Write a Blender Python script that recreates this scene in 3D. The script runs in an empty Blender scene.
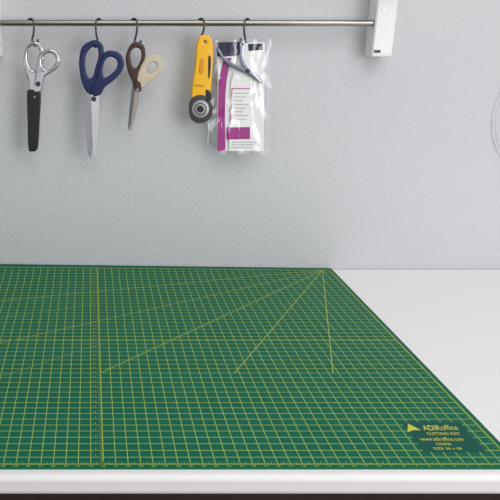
import bpy, bmesh, math, random
from mathutils import Vector, Matrix
random.seed(4)
S = bpy.context.scene
S.view_settings.view_transform = 'Standard'
C = S.collection
# ---------------- camera geometry ----------------
F = 738.0; TH = math.radians(17.3); PX, PY = 90.0, 250.0
TOP = 0.75; CAMZ = TOP + 0.663
cam_loc = Vector((0, 0, CAMZ))
def ray(px, py):
    a = (px-PX)/F; b = -(py-PY)/F
    return Vector((a, math.cos(TH)+b*math.sin(TH), -math.sin(TH)+b*math.cos(TH)))
def on_y(px, py, y):
    d = ray(px, py); return cam_loc + d*(y/d.y)
def on_z(px, py, z):
    d = ray(px, py); return cam_loc + d*((z-CAMZ)/d.z)
cd = bpy.data.cameras.new("camera"); cam = bpy.data.objects.new("camera", cd); C.objects.link(cam)
cam.location = cam_loc; cam.rotation_euler = (math.pi/2-TH, 0, 0)
cd.sensor_width = 36; cd.lens = F/500*36; cd.shift_x = (250-PX)/500.0; cd.clip_start = 0.01
S.camera = cam

# ---------------- materials ----------------
def mat(name, col, rough=0.5, metal=0.0, noise=0.04, nscale=40, bump=0.0, bscale=200, spec=0.5, alpha=1.0, stretch=None):
    m = bpy.data.materials.new(name); m.use_nodes = True
    nt = m.node_tree; b = nt.nodes["Principled BSDF"]
    b.inputs["Roughness"].default_value = rough; b.inputs["Metallic"].default_value = metal
    b.inputs["Specular IOR Level"].default_value = spec
    b.inputs["Alpha"].default_value = alpha
    tc = nt.nodes.new("ShaderNodeTexCoord")
    n = nt.nodes.new("ShaderNodeTexNoise"); n.inputs["Scale"].default_value = nscale
    src = tc.outputs["Object"]
    if stretch:
        mp = nt.nodes.new("ShaderNodeMapping"); mp.inputs["Scale"].default_value = stretch
        nt.links.new(src, mp.inputs["Vector"]); src = mp.outputs[0]
    nt.links.new(src, n.inputs["Vector"])
    mx = nt.nodes.new("ShaderNodeMixRGB")
    mx.inputs[1].default_value = tuple(max(0, v*(1-noise)) for v in col)+(1,)
    mx.inputs[2].default_value = tuple(min(1, v*(1+noise)) for v in col)+(1,)
    nt.links.new(n.outputs["Fac"], mx.inputs[0]); nt.links.new(mx.outputs[0], b.inputs["Base Color"])
    if bump > 0:
        n2 = nt.nodes.new("ShaderNodeTexNoise"); n2.inputs["Scale"].default_value = bscale; n2.inputs["Detail"].default_value = 3
        nt.links.new(tc.outputs["Object"], n2.inputs["Vector"])
        bp = nt.nodes.new("ShaderNodeBump"); bp.inputs["Strength"].default_value = bump; bp.inputs["Distance"].default_value = 0.002
        nt.links.new(n2.outputs["Fac"], bp.inputs["Height"]); nt.links.new(bp.outputs[0], b.inputs["Normal"])
    return m
M_wall = mat("wall_paint", (0.60, 0.602, 0.626), 0.75, bump=0.7, bscale=130, noise=0.02, nscale=3, spec=0.25)
M_white = mat("table_laminate", (0.86, 0.85, 0.84), 0.45, noise=0.005, spec=0.25)
M_brk = mat("bracket_white", (0.88, 0.88, 0.86), 0.5, noise=0.02)
M_base = mat("brown_baseboard", (0.085, 0.05, 0.04), 0.5, noise=0.3)
M_steel = mat("brushed_steel", (0.34, 0.32, 0.305), 0.24, 1.0, noise=0.12, stretch=(0.1, 4, 4))
M_hook = mat("hook_steel", (0.10, 0.10, 0.10), 0.3, 0.9)
M_chrome = mat("polished_steel", (0.56, 0.57, 0.59), 0.1, 1.0, noise=0.08)
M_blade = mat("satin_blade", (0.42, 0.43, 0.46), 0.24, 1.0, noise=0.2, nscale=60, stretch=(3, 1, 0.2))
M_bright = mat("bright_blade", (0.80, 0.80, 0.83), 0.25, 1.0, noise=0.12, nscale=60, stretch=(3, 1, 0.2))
M_warm = mat("warm_grey_blade", (0.46, 0.43, 0.41), 0.25, 1.0, noise=0.15, nscale=60, stretch=(3, 1, 0.2))
M_warm2 = mat("dark_warm_blade", (0.22, 0.20, 0.185), 0.3, 1.0, noise=0.15, nscale=60, stretch=(3, 1, 0.2))
M_black = mat("black_plastic", (0.012, 0.012, 0.014), 0.4)
M_navy = mat("navy_plastic", (0.010, 0.018, 0.095), 0.33)
M_brown = mat("dark_brown_plastic", (0.055, 0.024, 0.017), 0.4)
M_cream = mat("cream_plastic", (0.62, 0.53, 0.40), 0.45)
M_yellow = mat("yellow_plastic", (0.93, 0.50, 0.008), 0.35)
M_amber = mat("amber_plastic", (0.72, 0.30, 0.003), 0.4)
M_dgrey = mat("dark_grey_metal", (0.05, 0.05, 0.05), 0.45, 0.3)
M_mgrey = mat("grey_metal", (0.42, 0.42, 0.42), 0.3, 0.9)
M_snip = mat("blue_grey_steel", (0.22, 0.245, 0.29), 0.2, 1.0, noise=0.1)
M_snip2 = mat("light_blue_grey_steel", (0.36, 0.39, 0.45), 0.2, 1.0, noise=0.1)
M_paper = mat("white_card", (0.90, 0.895, 0.87), 0.6)
M_greyp = mat("grey_print", (0.22, 0.24, 0.27), 0.6)
M_mag = mat("magenta_print", (0.36, 0.003, 0.22), 0.5, spec=0.3)
M_pink = mat("pink_print", (0.55, 0.12, 0.38), 0.5)
M_nav2 = mat("navy_print", (0.012, 0.009, 0.04), 0.5, spec=0.3)
M_seam = mat("seam_grey", (0.66, 0.67, 0.69), 0.3)
M_dgreen = mat("dark_teal_print", (0.002, 0.085, 0.060), 0.55, spec=0.18)
M_line = mat("yellow_green_ink", (0.40, 0.52, 0.075), 0.5, spec=0.2)
M_text = mat("yellow_ink", (0.56, 0.57, 0.06), 0.5)
def film(name, fac, tint, bmp=0.5, sc=14):
    m = bpy.data.materials.new(name); m.use_nodes = True; nt = m.node_tree; L = nt.links
    nt.nodes.remove(nt.nodes["Principled BSDF"]); out = nt.nodes["Material Output"]
    t = nt.nodes.new("ShaderNodeBsdfTransparent"); t.inputs[0].default_value = tint
    g = nt.nodes.new("ShaderNodeBsdfGlossy"); g.inputs["Roughness"].default_value = 0.08; g.inputs[0].default_value = (0.95, 0.96, 0.98, 1)
    tc = nt.nodes.new("ShaderNodeTexCoord"); n = nt.nodes.new("ShaderNodeTexNoise"); n.inputs["Scale"].default_value = sc; n.inputs["Detail"].default_value = 1
    n.inputs["Distortion"].default_value = 0.6
    mp = nt.nodes.new("ShaderNodeMapping"); mp.inputs["Scale"].default_value = (1.6, 1, 0.8); mp.inputs["Rotation"].default_value = (0, 0.35, 0)
    L.new(tc.outputs["Object"], mp.inputs["Vector"]); L.new(mp.outputs[0], n.inputs["Vector"])
    bp = nt.nodes.new("ShaderNodeBump"); bp.inputs["Strength"].default_value = bmp; bp.inputs["Distance"].default_value = 0.012
    L.new(n.outputs["Fac"], bp.inputs["Height"]); L.new(bp.outputs[0], g.inputs["Normal"])
    mx = nt.nodes.new("ShaderNodeMixShader"); mx.inputs[0].default_value = fac
    L.new(t.outputs[0], mx.inputs[1]); L.new(g.outputs[0], mx.inputs[2]); L.new(mx.outputs[0], out.inputs[0])
    return m
M_clear = film("clear_film", 0.065, (0.985, 0.985, 0.99, 1), 0.9, 15)
M_hoop = film("clear_grey_plastic", 0.10, (0.93, 0.935, 0.945, 1))

# ---------------- object helpers ----------------
def empty(name, loc, label, cat, group=None):
    e = bpy.data.objects.new(name, None); e.empty_display_size = 0.02; e.location = loc
    e["label"] = label; e["category"] = cat
    if group: e["group"] = group
    C.objects.link(e); return e
def mesh_obj(name, me, m, parent=None, loc=(0,0,0), smooth=False):
    o = bpy.data.objects.new(name, me); o.location = loc
    me.materials.clear(); me.materials.append(m)
    for p in me.polygons: p.use_smooth = smooth
    C.objects.link(o)
    if parent: o.parent = parent
    return o
def curve_to_mesh(cu):
    o = bpy.data.objects.new("tmp", cu); C.objects.link(o)
    dg = bpy.context.evaluated_depsgraph_get()
    me = bpy.data.meshes.new_from_object(o.evaluated_get(dg))
    bpy.data.objects.remove(o); return me
def catmull(pts, closed, n=6):
    out = []; N = len(pts)
    rng = range(N) if closed else range(N-1)
    for i in rng:
        if closed: p0, p1, p2, p3 = pts[(i-1)%N], pts[i], pts[(i+1)%N], pts[(i+2)%N]
        else: p0, p1, p2, p3 = pts[max(i-1,0)], pts[i], pts[i+1], pts[min(i+2,N-1)]
        for k in range(n):
            t = k/n
            out.append(tuple(0.5*((2*b)+(-a+c)*t+(2*a-5*b+4*c-d)*t*t+(-a+3*b-3*c+d)*t**3) for a,b,c,d in zip(p0,p1,p2,p3)))
    if not closed: out.append(tuple(pts[-1]))
    return out
def tube(name, pts, r, m, parent, origin, closed=False, sm=True, radii=None, flat=1.0, n=6):
    if radii is None: radii = [1.0]*len(pts)
    P = [tuple(p)+(q,) for p, q in zip(pts, radii)]
    if sm: P = catmull(P, closed, n)
    cu = bpy.data.curves.new("c", 'CURVE'); cu.dimensions = '3D'; cu.bevel_depth = r; cu.bevel_resolution = 4; cu.use_fill_caps = True
    sp = cu.splines.new('POLY'); sp.points.add(len(P)-1)
    for k, p in enumerate(P):
        sp.points[k].co = (p[0]-origin[0], (p[1]-origin[1])/flat, p[2]-origin[2], 1); sp.points[k].radius = p[3]
    sp.use_cyclic_u = closed
    me = curve_to_mesh(cu)
    if flat != 1.0: me.transform(Matrix.Diagonal((1, flat, 1, 1)))
    return mesh_obj(name, me, m, parent, smooth=True)
def plate(name, outlines, y, th, m, parent, origin, bevel=0.0006, smooths=None, n=5, label=None):
    cu = bpy.data.curves.new("c", 'CURVE'); cu.dimensions = '2D'; cu.fill_mode = 'BOTH'
    cu.extrude = max(th/2-bevel, 0.00005); cu.bevel_depth = bevel; cu.bevel_resolution = 4; cu.offset = -bevel
    for i, ol in enumerate(outlines):
        s = True if smooths is None else smooths[i]
        W = [on_y(a, b, y) for a, b in ol]; Q = [(w.x-origin[0], w.z-origin[2]) for w in W]
        if s: Q = catmull(Q, True, n)
        sp = cu.splines.new('POLY'); sp.points.add(len(Q)-1)
        for k, q in enumerate(Q): sp.points[k].co = (q[0], q[1], 0, 1)
        sp.use_cyclic_u = True
    me = curve_to_mesh(cu)
    me.transform(Matrix.Rotation(math.pi/2, 4, 'X'))
    me.transform(Matrix.Translation((0, y-origin[1], 0)))
    bm = bmesh.new(); bm.from_mesh(me); bmesh.ops.remove_doubles(bm, verts=bm.verts[:], dist=1e-6); bm.to_mesh(me); bm.free()
    sm = smooths is None
    o = mesh_obj(name, me, m, parent, smooth=sm)
    if sm: me.set_sharp_from_angle(angle=math.radians(55))
    if label: o["label"] = label
    return o
def sheet(name, outlines, y, m, parent, origin):
    ol = outlines[0]; W = [on_y(a, b, y) for a, b in ol]
    me = bpy.data.meshes.new(name)
    me.from_pydata([(w.x-origin[0], y-origin[1], w.z-origin[2]) for w in W], [], [tuple(range(len(W)))])
    return mesh_obj(name, me, m, parent)
def circ(cx, cy, r, n=24, ry=None):
    ry = ry or r
    return [(cx+r*math.cos(2*math.pi*i/n), cy+ry*math.sin(2*math.pi*i/n)) for i in range(n)]
def box(name, lo, hi, m, parent=None, bevel=0.0, seg=3, origin=None):
    lo = Vector(lo); hi = Vector(hi); c = (lo+hi)/2
    bm = bmesh.new(); bmesh.ops.create_cube(bm, size=1)
    for v in bm.verts: v.co = Vector((v.co.x*(hi.x-lo.x), v.co.y*(hi.y-lo.y), v.co.z*(hi.z-lo.z)))
    if bevel > 0: bmesh.ops.bevel(bm, geom=bm.edges[:], offset=bevel, segments=seg, profile=0.5, affect='EDGES')
    me = bpy.data.meshes.new(name); bm.to_mesh(me); bm.free()
    return mesh_obj(name, me, m, parent, c-Vector(origin) if origin is not None else c)

# ---------------- setting ----------------
WY = 1.955
o = box("wall_back", (-2.6, WY, 0), (2.8, WY+0.1, 2.6), M_wall); o["kind"] = "structure"
fm = mat("floor_wood", (0.10, 0.05, 0.035), 0.5, noise=0.4, nscale=8)
nt = fm.node_tree; b = nt.nodes["Principled BSDF"]
tc = nt.nodes.new("ShaderNodeTexCoord"); bk = nt.nodes.new("ShaderNodeTexBrick")
bk.inputs["Scale"].default_value = 1.0; bk.inputs["Brick Width"].default_value = 1.1; bk.inputs["Row Height"].default_value = 0.13
bk.inputs["Mortar Size"].default_value = 0.003
bk.inputs["Color1"].default_value = (0.16, 0.07, 0.045, 1); bk.inputs["Color2"].default_value = (0.10, 0.045, 0.03, 1); bk.inputs["Mortar"].default_value = (0.02, 0.01, 0.01, 1)
nt.links.new(tc.outputs["Object"], bk.inputs["Vector"]); nt.links.new(bk.outputs["Color"], b.inputs["Base Color"])
o = box("floor", (-2.6, -1.5, -0.05), (2.8, WY, 0), fm); o["kind"] = "structure"
o = box("baseboard_back", (-2.6, WY-0.015, 0), (2.8, WY, 0.14), M_base, bevel=0.003); o["kind"] = "structure"

# ---------------- table ----------------
TF = on_z(250, 477, TOP).y
tx0, tx1 = -1.0, 1.55
tb = empty("work_table", (0.3, 1.4, 0), "large white laminate work table standing against the grey wall", "table")
to = tb.location
TT = 0.034
box("tabletop", (tx0, TF, TOP-TT), (tx1, WY-0.002, TOP), M_white, tb, bevel=0.009, origin=to, seg=6)
for lx in (tx0+0.05, tx1-0.11):
    for ly in (TF+0.05, WY-0.12):
        box("leg", (lx, ly, 0), (lx+0.06, ly+0.06, TOP-TT), M_white, tb, bevel=0.004, origin=to)

# ---------------- cutting mat ----------------
CU = 0.0254*1.02*0.75; MT = 0.003      # grid cell
V = on_z(322.5, 270.3, TOP+MT)
GW, GD, U0 = 64, 48, -1                # grid extends one cell beyond the fan's apex
BB, BRT, BF = 1.0, 1.5, 0.5            # borders in cells: rear, side, front
mt = empty("cutting_mat", V - Vector((0,0,MT)), "green cutting mat with yellow square grid on the white table", "cutting mat")
mo = mt.location
def lift(x, y):
    """slight curl of the sheet: the rear edge rises away from the table towards the far end"""
    u = -x/CU; v = -y/CU
    return 0.0125*max(0, min(u, GW))/48*max(0.0, 1-(v+BB)/9.3)**2
def mat_shader():
    m = bpy.data.materials.new("green_mat_grid"); m.use_nodes = True
    nt = m.node_tree; b = nt.nodes["Principled BSDF"]; L = nt.links
    b.inputs["Roughness"].default_value = 0.55; b.inputs["Specular IOR Level"].default_value = 0.15
    tc = nt.nodes.new("ShaderNodeTexCoord"); sx = nt.nodes.new("ShaderNodeSeparateXYZ"); L.new(tc.outputs["Object"], sx.inputs[0])
    def mth(op, a, bb=None, c=None):
        n = nt.nodes.new("ShaderNodeMath"); n.operation = op
        for i, v in enumerate((a, bb, c)):
            if v is None: continue
            if isinstance(v, (int, float)): n.inputs[i].default_value = v
            else: L.new(v, n.inputs[i])
        return n.outputs[0]
    U = mth('MULTIPLY', sx.outputs[0], -1/CU); W = mth('MULTIPLY', sx.outputs[1], -1/CU)
    def grid(x, w):
        d = mth('ABSOLUTE', mth('SUBTRACT', mth('FRACT', mth('ADD', x, 10.5)), 0.5))
        return mth('LESS_THAN', d, w/2)
    def inside(x, lo, n): return mth('MULTIPLY', mth('GREATER_THAN', x, lo-0.03), mth('LESS_THAN', x, n+0.03))
    g = mth('MAXIMUM', grid(U, 0.066), grid(W, 0.083))
    msk = mth('MULTIPLY', mth('MULTIPLY', inside(U, U0, GW), inside(W, 0, GD)), g)
    n = nt.nodes.new("ShaderNodeTexNoise"); n.inputs["Scale"].default_value = 5; n.inputs["Detail"].default_value = 4
    L.new(tc.outputs["Object"], n.inputs["Vector"])
    base = nt.nodes.new("ShaderNodeMixRGB"); base.inputs[1].default_value = (0.0, 0.112, 0.060, 1); base.inputs[2].default_value = (0.001, 0.142, 0.077, 1)
    L.new(n.outputs["Fac"], base.inputs[0])
    mx = nt.nodes.new("ShaderNodeMixRGB"); L.new(mth('MULTIPLY', msk, 0.88), mx.inputs[0]); L.new(base.outputs[0], mx.inputs[1])
    mx.inputs[2].default_value = (0.38, 0.52, 0.11, 1)
    L.new(mx.outputs[0], b.inputs["Base Color"])
    n2 = nt.nodes.new("ShaderNodeTexNoise"); n2.inputs["Scale"].default_value = 700; L.new(tc.outputs["Object"], n2.inputs["Vector"])
    bp = nt.nodes.new("ShaderNodeBump"); bp.inputs["Strength"].default_value = 0.15; bp.inputs["Distance"].default_value = 0.0005
    L.new(n2.outputs["Fac"], bp.inputs["Height"]); L.new(bp.outputs[0], b.inputs["Normal"])
    return m
M_mat = mat_shader()
bm = bmesh.new()
x0, x1, y0, y1 = -(GW+BRT)*CU, BRT*CU, -(GD+BF)*CU, BB*CU
rc = 0.005; ring = []
for cx, cy, a0 in ((x1-rc, y1-rc, 0), (x0+rc, y1-rc, 90), (x0+rc, y0+rc, 180), (x1-rc, y0+rc, 270)):
    for k in range(7):
        a = math.radians(a0+k*15); ring.append((cx+rc*math.cos(a), cy+rc*math.sin(a)))
vs = [bm.verts.new((a, b_, 0.0)) for a, b_ in ring]; f = bm.faces.new(vs)
r = bmesh.ops.extrude_face_region(bm, geom=[f])
for g in r["geom"]:
    if isinstance(g, bmesh.types.BMVert): g.co.z = MT
def slice_y(bm, vals):
    for v in vals:
        bmesh.ops.bisect_plane(bm, geom=bm.verts[:]+bm.edges[:]+bm.faces[:], plane_co=(0, -v*CU, 0), plane_no=(0, 1, 0), dist=1e-7)
def slice_x(bm, vals):
    for u in vals:
        bmesh.ops.bisect_plane(bm, geom=bm.verts[:]+bm.edges[:]+bm.faces[:], plane_co=(-u*CU, 0, 0), plane_no=(1, 0, 0), dist=1e-7)
SL = [k*0.7 for k in range(-1, 13)]
slice_y(bm, SL); slice_x(bm, [0, 16, 32, 48])
for v in bm.verts: v.co.z += lift(v.co.x, v.co.y)
bmesh.ops.recalc_face_normals(bm, faces=bm.faces[:])
me = bpy.data.meshes.new("mat_sheet"); bm.to_mesh(me); bm.free()
mesh_obj("mat_sheet", me, M_mat, mt)
# printed lines, ticks and numbers
bm = bmesh.new(); ZP = MT+0.0002
def seg(u0, v0, u1, v1, w):
    a = Vector((-u0*CU, -v0*CU)); b_ = Vector((-u1*CU, -v1*CU)); d = (b_-a).normalized(); n = Vector((-d.y, d.x))*w*CU/2
    bm.faces.new([bm.verts.new((p.x, p.y, ZP)) for p in (a-n, b_-n, b_+n, a+n)])
for u in (-1, 32, 64): seg(u, 0, u, GD, 0.09)
for v in (0, 48): seg(U0, v, GW, v, 0.10)
seg(U0, 24, GW, 24, 0.16)
for ang, wd in ((15, .07), (22, .035), (30, .07), (38, .035), (45, .082), (60, .085), (75, .085)):
    a = math.radians(ang); Lm = min(32/math.sin(a), 64/math.cos(a))
    if ang in (22, 38):     # faint ones only on the far half of the mat
        s0 = 32/math.cos(a); L1 = 64/math.cos(a)
        seg(s0*math.cos(a), s0*math.sin(a), L1*math.cos(a), L1*math.sin(a), wd)
    else:
        seg(0, 0, Lm*math.cos(a), Lm*math.sin(a), wd)
slice_y(bm, SL)
for i in range(-4, 64*4+1):
    u = i/4; h = 0.42 if i%4 == 0 else (0.30 if i%2 == 0 else 0.18)
    seg(u, 48, u, 48-h, 0.05); seg(u, 0, u, h, 0.035)
for i in range(48*4+1):
    v = i/4; h = 0.38 if i%4 == 0 else (0.28 if i%2 == 0 else 0.18)
    seg(-1, v, -1+h, v, 0.04); seg(32, v, 32+h, v, 0.05); seg(64, v, 64-h, v, 0.045)
bmesh.ops.recalc_face_normals(bm, faces=bm.faces[:])
def text_mesh(s, w=None, h=None, bold=0.0, shear=0.0):
    cu = bpy.data.curves.new("t", 'FONT'); cu.body = s; cu.align_x = 'CENTER'; cu.align_y = 'CENTER'; cu.size = 1; cu.offset = bold; cu.shear = shear
    me = curve_to_mesh(cu)
    xs = [v.co.x for v in me.vertices]; ys = [v.co.y for v in me.vertices]
    cx, cy = (min(xs)+max(xs))/2, (min(ys)+max(ys))/2; sh = h/(max(ys)-min(ys)); sw = w/(max(xs)-min(xs)) if w else sh*1.1
    me.transform(Matrix.Diagonal((sw, sh, 1, 1)) @ Matrix.Translation((-cx, -cy, 0))); return me
def addnum(s, u, v, h):
    me = text_mesh(s, None, h, 0.0); me.transform(Matrix.Translation((-u*CU, -v*CU, ZP+0.00005))); bm.from_mesh(me)
for i in range(1, 64): addnum(str(i), i, 48.27, 0.24*CU)
for i in range(1, 48): addnum(str(48-i), 32.6, i-0.25, 0.22*CU)
for v in bm.verts: v.co.z += lift(v.co.x, v.co.y)
me = bpy.data.meshes.new("ruler_lines"); bm.to_mesh(me); bm.free()
mesh_obj("ruler_lines", me, M_line, mt)
Z = TOP+MT
def rel(px, py): return on_z(px, py, Z) - mo
pa = rel(404, 422); pb = rel(464, 452)
cxm = rel(435, 428).x
me = bpy.data.meshes.new("logo_panel"); hw = 0.050
me.from_pydata([(cxm-hw, pb.y, ZP+0.0001), (cxm+hw, pb.y, ZP+0.0001), (cxm+hw, pa.y, ZP+0.0001), (cxm-hw, pa.y, ZP+0.0001)], [], [(0,1,2,3)])
mesh_obj("logo_panel", me, M_dgreen, mt)
for s, px, py, wpx, hpx, bold in (("ADIR", 431, 428, 18, 5.0, 0.018), ("office", 448.8, 427.7, 16.5, 5.0, 0.005), ("CUTTING MAT", 443.5, 433.9, 33, 2.7, 0.010),
        ("www.adiroffice.com", 441.5, 439.2, 43, 3.4, 0.008), ("CM4836", 443.5, 444.2, 15, 2.4, 0.008), ("SIZE 36 x 48", 447.5, 448.7, 28, 2.5, 0.006)):
    w = (rel(px+wpx/2, py)-rel(px-wpx/2, py)).x; h = (rel(px, py-hpx/2)-rel(px, py+hpx/2)).y
    me = text_mesh(s, w, h, bold, 0.15 if s in ("ADIR", "office") else 0.0); p = rel(px, py)
    mesh_obj("printed_text", me, M_text, mt, (p.x, p.y, ZP+0.0003))
pts = [rel(a, b_) for a, b_ in ((408, 423.8), (421, 430.4), (413.5, 430.4), (407.5, 432.4))]
me = bpy.data.meshes.new("logo_triangle"); me.from_pydata([(p.x, p.y, ZP+0.0003) for p in pts], [], [(3,2,1,0)])
mesh_obj("logo_triangle", me, M_text, mt)

# ---------------- bracket(s) and rail ----------------
YR = WY-0.044
RZ = on_y(200, 23, YR).z
BD = 0.060
def bracket(pxl, pxr, label):
    yf = WY-BD
    a = on_y(pxl, 57, yf); b_ = on_y(pxr, 57, yf)
    x0, x1 = a.x, b_.x; zb = b_.z; ztop = zb+0.24
    e = empty("shelf_bracket", ((x0+x1)/2, WY, zb), label, "bracket")
    org = e.location
    prof = [(WY-0.001, zb), (WY-BD+0.004, zb), (WY-BD, zb+0.004), (WY-BD, ztop-0.06), (WY-0.2, ztop-0.035), (WY-0.2, ztop), (WY-0.001, ztop)]
    bm = bmesh.new()
    f = bm.faces.new([bm.verts.new((x0-org[0], p[0]-org[1], p[1]-org[2])) for p in prof])
    r = bmesh.ops.extrude_face_region(bm, geom=[f])
    for g in r["geom"]:
        if isinstance(g, bmesh.types.BMVert): g.co.x = x1-org[0]
    bmesh.ops.recalc_face_normals(bm, faces=bm.faces[:])
    bmesh.ops.bevel(bm, geom=bm.edges[:], offset=0.002, segments=2, affect='EDGES')
    me = bpy.data.meshes.new("body"); bm.to_mesh(me); bm.free()
    mesh_obj("bracket_body", me, M_brk, e)
    return x0, x1, e
bx0, bx1, br = bracket(372, 391.5, "white painted shelf bracket on the wall holding the steel rail")
yb_ = WY-BD
c = on_y(384, 9, yb_)
tube("screw_cap", [(c.x, yb_+0.001, c.z), (c.x, yb_-0.0015, c.z)], 0.003, M_steel, br, br.location, sm=False)
plate("maker_label", [[(374, 50), (380.5, 50), (380.5, 52.8), (374, 52.8)]], yb_-0.0003, 0.0008, M_dgrey, br, br.location, bevel=0.0001, smooths=[False])
lx0, lx1, br2 = bracket(-21, 0.5, "white painted shelf bracket on the wall at the rail's other end")
rail = empty("hanging_rail", ((lx1+bx0)/2, YR, RZ), "brushed steel rail fixed between two white shelf brackets", "rail")
RR = 0.0076
tube("rail_bar", [(lx1-0.003, YR, RZ), (bx0+0.001, YR, RZ)], RR, M_steel, rail, rail.location, sm=False)

# ---------------- hooks ----------------
YT = YR-0.013
def hook(px, ang, hole_py, label):
    px = px - 5.4*math.sin(ang)
    c = on_y(px, 23, YR)
    e = empty("s_hook", (c.x, YR, RZ), label, "hook", "steel hooks on the rail")
    hz = on_y(px, hole_py, YT).z - RZ - 0.0014
    s = hz/-0.051
    q = RR+0.0026
    prof = [(-q, -.006), (-q, .002), (-.0072, .0072), (0, q), (.0072, .0072), (q, 0), (.0105, -.012), (.008, -.026*s), (.004, -.036*s), (.0055, -.046*s), (.013, -.051*s), (.020, -.046*s), (.0225, -.036*s)]
    tube("hook_wire", [(c.x+u*math.sin(ang), YR-u*math.cos(ang), RZ+z) for u, z in prof], 0.0026, M_hook, e, e.location)
for px, ang, hp in ((35, 0.95, 45.3), (95, -0.75, 46.5), (138, 0.9, 46.6), (204.7, 0.8, 40.2), (243, -0.85, 44)):
    hook(px, ang, hp, "small bent steel s hook over the rail")

# ---------------- shears in black sheath ----------------
e = empty("shears", on_y(36, 44, YT), "all-metal silver shears with blades in a black sheath", "scissors")
g = e.location
plate("handle", [[(33, 41.5), (39.5, 43), (43.5, 49), (44, 58), (41.8, 67), (41, 75), (42, 84), (39, 93), (31, 92), (29, 82), (26, 73), (23.4, 61), (26, 47.5)],
                 [(33, 45.5), (37.5, 47.5), (39.8, 53), (39.2, 61), (36.5, 69.5), (32, 70), (28.8, 64), (27.4, 57), (29, 49)]], YT, 0.009, M_chrome, e, g, bevel=0.0040)
plate("handle", [[(44, 50.5), (51, 49), (57.5, 52.5), (60.3, 60), (57.3, 68), (51, 73), (45, 77), (43, 84), (41, 92), (34, 92), (34, 82), (36, 72), (37.3, 61), (38.8, 54.5)],
                 [(45, 54.8), (50.5, 53), (55, 56.2), (55.6, 62), (52, 67.5), (46.5, 69.8), (42.5, 66), (42, 59)]], YT-0.006, 0.009, M_chrome, e, g, bevel=0.0040)
plate("pivot_screw", [circ(38, 84, 2.6)], YT-0.0115, 0.003, M_dgrey, e, g)
plate("blade_sheath", [[(28, 90), (34, 89.5), (40, 92), (41, 97), (39.8, 120), (38.5, 143), (36.8, 149.8), (32, 151.3), (28.4, 148), (27.6, 120), (27, 96)]], YT, 0.013, M_black, e, g, bevel=0.003)
plate("sheath_rivet", [circ(34.5, 97, 1.3)], YT-0.0068, 0.001, M_steel, e, g, bevel=0.0002)

# ---------------- blue shears ----------------
e = empty("shears", on_y(96, 44, YT), "large dressmaking shears with navy plastic handles and long steel blades", "scissors")
g = e.location
plate("handle", [[(92, 40.5), (99, 41), (103.5, 47), (103.5, 58), (100, 72), (98, 82), (99, 92), (93, 95), (86, 91), (81, 79), (79, 62), (82, 47)],
                 [(92.5, 47), (97.3, 48), (98.3, 57), (95.3, 67), (92.5, 77), (88, 77), (85.3, 66), (86.5, 54)]], YT, 0.013, M_navy, e, g, bevel=0.0042)
plate("handle", [[(104, 53), (112, 50.5), (120, 53.5), (124, 62), (122, 71), (114, 80), (105, 87), (101, 94), (94, 96), (91, 90), (96, 80), (99, 66)],
                 [(106, 59), (112, 57), (117.2, 61), (116.7, 68), (111.2, 74), (104.2, 77.5), (102.8, 69)]], YT-0.005, 0.012, M_navy, e, g, bevel=0.0040)
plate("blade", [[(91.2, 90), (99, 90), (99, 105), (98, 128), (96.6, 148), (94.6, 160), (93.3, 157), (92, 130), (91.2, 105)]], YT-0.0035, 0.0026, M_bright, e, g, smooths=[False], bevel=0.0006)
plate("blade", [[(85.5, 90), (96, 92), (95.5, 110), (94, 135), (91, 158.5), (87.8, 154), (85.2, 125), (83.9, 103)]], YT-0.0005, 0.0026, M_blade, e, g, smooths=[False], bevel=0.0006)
plate("pivot_screw", [circ(93.8, 99, 2.6)], YT-0.0062, 0.004, M_dgrey, e, g)

# ---------------- small scissors ----------------
e = empty("scissors", on_y(138, 44, YT), "small sewing scissors with one dark brown and one cream handle loop", "scissors")
g = e.location
plate("handle", [[(131, 44), (138, 42), (144, 46), (145.5, 55), (143, 64), (140, 72), (141, 80), (140, 88), (135, 89), (131.5, 80), (127.5, 70), (125.8, 56)],
                 [(133, 49), (137.5, 47.5), (141, 51.5), (140.8, 59), (137, 67), (133.5, 67.5), (130.5, 60), (130.5, 53.5)]], YT, 0.010, M_brown, e, g, bevel=0.0038)
plate("handle", [[(146, 58), (153, 54.5), (160, 57.5), (162.5, 65), (160, 73), (152, 80), (146, 84), (142, 88), (138, 87), (137, 79), (140, 68)],
                 [(149, 64), (153.5, 62), (157, 65), (155.7, 69), (151, 72.5), (147.3, 73.5), (146.3, 69)]], YT-0.0045, 0.010, M_cream, e, g, bevel=0.0038, label="cream plastic handle loop")
plate("shank_cover", [[(137, 80), (141, 83), (141.5, 90), (138, 92), (135, 90), (135, 84)]], YT-0.006, 0.008, M_brown, e, g, bevel=0.0025)
plate("blade", [[(135.5, 84), (141, 84), (139.8, 97), (135.8, 115), (130.5, 132), (129.8, 129), (131.6, 115), (133.8, 100)]], YT-0.002, 0.002, M_warm, e, g, smooths=[False], bevel=0.0006)
plate("blade", [[(132.5, 84), (138.5, 85), (135.5, 100), (132.4, 117), (128.6, 131), (127.9, 128), (129, 114), (130.6, 98)]], YT+0.0005, 0.002, M_warm2, e, g, smooths=[False], bevel=0.0006)
plate("pivot_screw", [circ(137.5, 90, 1.8)], YT-0.0105, 0.002, M_steel, e, g)

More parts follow.
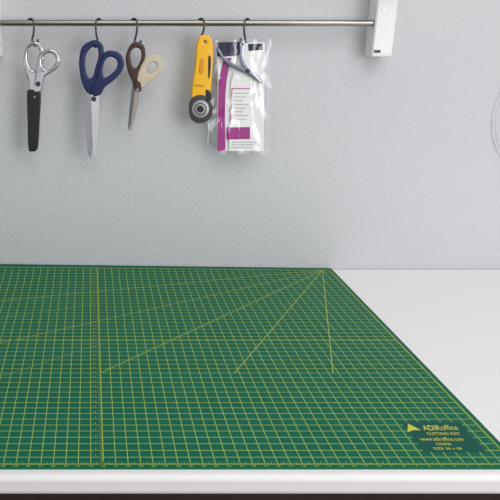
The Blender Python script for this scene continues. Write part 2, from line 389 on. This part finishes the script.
# ---------------- rotary cutter ----------------
e = empty("rotary_cutter", on_y(204, 42, YT), "yellow rotary fabric cutter with round metal blade and dark guard", "rotary cutter")
g = e.location
plate("handle", [[(199.5, 36.5), (205, 35), (210.3, 37), (212.3, 44), (212.6, 58), (211.5, 76), (210, 92), (206, 101), (196, 102), (191.6, 96), (192.7, 82), (195.4, 64), (196.5, 46)],
                 circ(204.7, 42.0, 1.7, 12)], YT, 0.018, M_yellow, e, g, bevel=0.0025)
plate("grip_insert", [[(208.5, 56), (210.6, 57), (210.8, 64), (209.8, 76), (208.3, 78), (208, 66)]], YT-0.0075, 0.005, M_black, e, g, bevel=0.0008)
plate("slide_button", [[(200.5, 60), (204, 60), (203, 72), (199.5, 72)]], YT-0.0095, 0.003, M_amber, e, g, bevel=0.0008)
plate("handle_ridge", [[(195.5, 84), (204, 85), (203.5, 87), (195, 86)]], YT-0.0092, 0.0015, M_amber, e, g, bevel=0.0005)
plate("blade_guard", [[(193, 97), (200, 94.5), (207, 97), (211.8, 104), (212, 113), (208, 120), (200, 122.5), (192, 119.5), (189.2, 112), (189.5, 103)]], YT-0.005, 0.012, M_dgrey, e, g, bevel=0.0028)
plate("blade_disc", [circ(200, 112, 11.3, 32, 12.3)], YT+0.002, 0.0008, M_blade, e, g, bevel=0.0002)
plate("blade_face", [circ(200.5, 109, 8.4, 28, 8.8)], YT-0.0113, 0.0012, M_mgrey, e, g, bevel=0.0003)
plate("guard_ring", [circ(200.5, 109, 6.2, 28), circ(200.5, 109, 5.2, 28)], YT-0.0122, 0.0014, M_dgrey, e, g, bevel=0.0003)
plate("blade_nut", [circ(200.5, 109, 3.4, 8)], YT-0.0135, 0.005, M_black, e, g, bevel=0.0008)
plate("latch_lever", [[(206, 90), (210.5, 92), (211, 99), (206.5, 101)]], YT-0.008, 0.007, M_black, e, g, bevel=0.001)

# ---------------- packets ----------------
yp = YT+0.006
e = empty("plastic_packet", on_y(232, 44, yp), "clear plastic packet with navy header and magenta striped card", "packet")
g = e.location
plate("inner_card", [[(218, 56), (246, 56), (250, 150), (217, 151)]], yp, 0.0012, M_paper, e, g, bevel=0.0002, smooths=[False])
sheet("magenta_stripe", [[(223.5, 58), (231.5, 58), (228.5, 70), (226.5, 82), (225.5, 95), (225, 112), (225, 130), (225.5, 151), (217.2, 151), (217.8, 112), (218.5, 82)]], yp-0.0010, M_mag, e, g)
sheet("navy_header", [[(216, 42.5), (247, 41.5), (247, 55), (217.5, 57)]], yp-0.0010, M_nav2, e, g)
sheet("clear_sleeve", [[(211, 40.5), (248, 39.5), (253, 80), (252, 155.5), (215, 156), (206, 148), (209, 80)]], yp-0.002, M_clear, e, g)
sheet("sleeve_seam", [[(211.4, 44), (212.2, 44), (208.2, 146), (207.4, 146)]], yp-0.0022, M_seam, e, g)
yq = YT+0.001
e2 = empty("plastic_packet", on_y(250, 44, yq), "clear plastic packet with a white printed card", "packet")
g = e2.location
plate("inner_card", [[(243, 43), (265, 42), (263.5, 151), (229, 151), (231, 82)]], yq, 0.001, M_paper, e2, g, bevel=0.0002, smooths=[False])
sheet("blue_panel", [[(248, 44), (262.5, 43.5), (262.5, 50), (248.5, 51)]], yq-0.0008, M_nav2, e2, g)
sheet("purple_label", [[(227, 127.5), (250, 127), (250, 139), (227, 139.5)]], yq-0.0009, M_mag, e2, g)
for q4 in ([(232, 88), (250, 88), (250, 89.2), (232, 89.2)], [(231.5, 88), (232.5, 88), (231, 124), (230, 124)]):
    sheet("pink_frame", [q4], yq-0.0009, M_pink, e2, g)
for k in range(8):
    y0_ = 93+k*3.7; x_ = 249-(k%3)*3
    sheet("text_line", [[(234, y0_), (x_, y0_), (x_, y0_+0.5), (234, y0_+0.5)]], yq-0.0009, M_greyp, e2, g)
for k in range(3):
    y0_ = 142+k*2.6
    sheet("text_line", [[(232, y0_), (256-k*2, y0_), (256-k*2, y0_+0.5), (232, y0_+0.5)]], yq-0.0009, M_greyp, e2, g)
sheet("clear_sleeve", [[(231, 39.5), (272, 39), (271.5, 100), (269, 153), (262, 156), (229, 155), (228, 100)]], yq-0.0022, M_clear, e2, g)
sheet("sleeve_seam", [[(269, 41), (270, 41), (267.6, 152), (266.6, 152)]], yq-0.0024, M_seam, e2, g)

# ---------------- snips ----------------
ys = YT-0.006
e = empty("thread_snips", on_y(243, 44, ys), "small blue-grey steel thread snips hanging in front of the packets", "snips")
g = e.location
plate("snip_arm", [[(216.5, 49), (218.5, 47.5), (223.5, 56), (231, 62), (241, 66.5), (252, 71.5), (260, 79), (262, 83.5), (254, 78.5), (247, 74), (239, 70.5), (229.5, 66), (221.5, 58.5)]], ys, 0.004, M_snip, e, g, bevel=0.0014)
plate("snip_arm", [[(240, 41), (244.3, 40.6), (243.8, 48), (243.3, 56), (248, 65), (255, 73.5), (261.5, 83), (253, 77), (245.5, 69.5), (240.6, 61), (239.8, 50)], circ(242.2, 44.2, 0.8, 10)], ys-0.0025, 0.003, M_snip2, e, g, bevel=0.001)
plate("pivot_screw", [circ(248, 70.8, 2.0)], ys-0.005, 0.003, M_dgrey, e, g)

# ---------------- hoop at the side ----------------
yh = WY-0.0021
cc = on_y(558, 116, yh); R = 0.172
e = empty("plastic_hoop", (cc.x, yh, cc.z), "thin clear grey plastic hoop hanging flat against the wall", "hoop")
g = e.location
tube("hoop_ring", [(cc.x+R*math.cos(a), yh, cc.z+R*math.sin(a)) for a in [2*math.pi*k/64 for k in range(64)]], 0.0020, M_hoop, e, g, closed=True, sm=False)
tube("hoop_ring", [(cc.x+(R-.010)*math.cos(a), yh, cc.z+(R-.010)*math.sin(a)) for a in [2*math.pi*k/64 for k in range(64)]], 0.0014, M_hoop, e, g, closed=True, sm=False)

# ---------------- light ----------------
w = bpy.data.worlds.new("world"); S.world = w; w.use_nodes = True
nt = w.node_tree; bg = nt.nodes["Background"]; bg.inputs[1].default_value = 0.50
tc = nt.nodes.new("ShaderNodeTexCoord"); sp = nt.nodes.new("ShaderNodeSeparateXYZ"); cr = nt.nodes.new("ShaderNodeValToRGB")
mr = nt.nodes.new("ShaderNodeMapRange"); mr.inputs[1].default_value = -1; mr.inputs[2].default_value = 1
nt.links.new(tc.outputs["Generated"], sp.inputs[0]); nt.links.new(sp.outputs[2], mr.inputs[0]); nt.links.new(mr.outputs[0], cr.inputs[0]); nt.links.new(cr.outputs[0], bg.inputs[0])
el = cr.color_ramp.elements
el[0].position = 0.0; el[0].color = (0.06, 0.05, 0.04, 1)
el[1].position = 1.0; el[1].color = (0.85, 0.87, 0.9, 1)
for p, cc_ in ((0.35, (0.08, 0.07, 0.065, 1)), (0.42, (1.7, 1.7, 1.74, 1)), (0.49, (1.5, 1.5, 1.55, 1)), (0.54, (0.45, 0.46, 0.48, 1)), (0.62, (0.7, 0.72, 0.75, 1))):
    x = el.new(p); x.color = cc_
def area(name, loc, tgt, size, power, col):
    l = bpy.data.lights.new(name, 'AREA'); l.shape = 'RECTANGLE'; l.size = size[0]; l.size_y = size[1]; l.energy = power; l.color = col
    o = bpy.data.objects.new(name, l); o.location = loc
    o.rotation_euler = (Vector(tgt)-Vector(loc)).to_track_quat('-Z', 'Y').to_euler(); C.objects.link(o)
area("ceiling_light", (0.9, 0.1, 3.0), (0.5, 1.7, 0.9), (2.4, 1.6), 31, (1.0, 0.975, 0.95))
area("front_fill_light", (2.2, -1.1, 1.6), (0.4, 1.9, 1.0), (1.8, 1.8), 42, (0.98, 0.985, 1.0))  # added fill from behind right of the camera, brightens table edge and wall
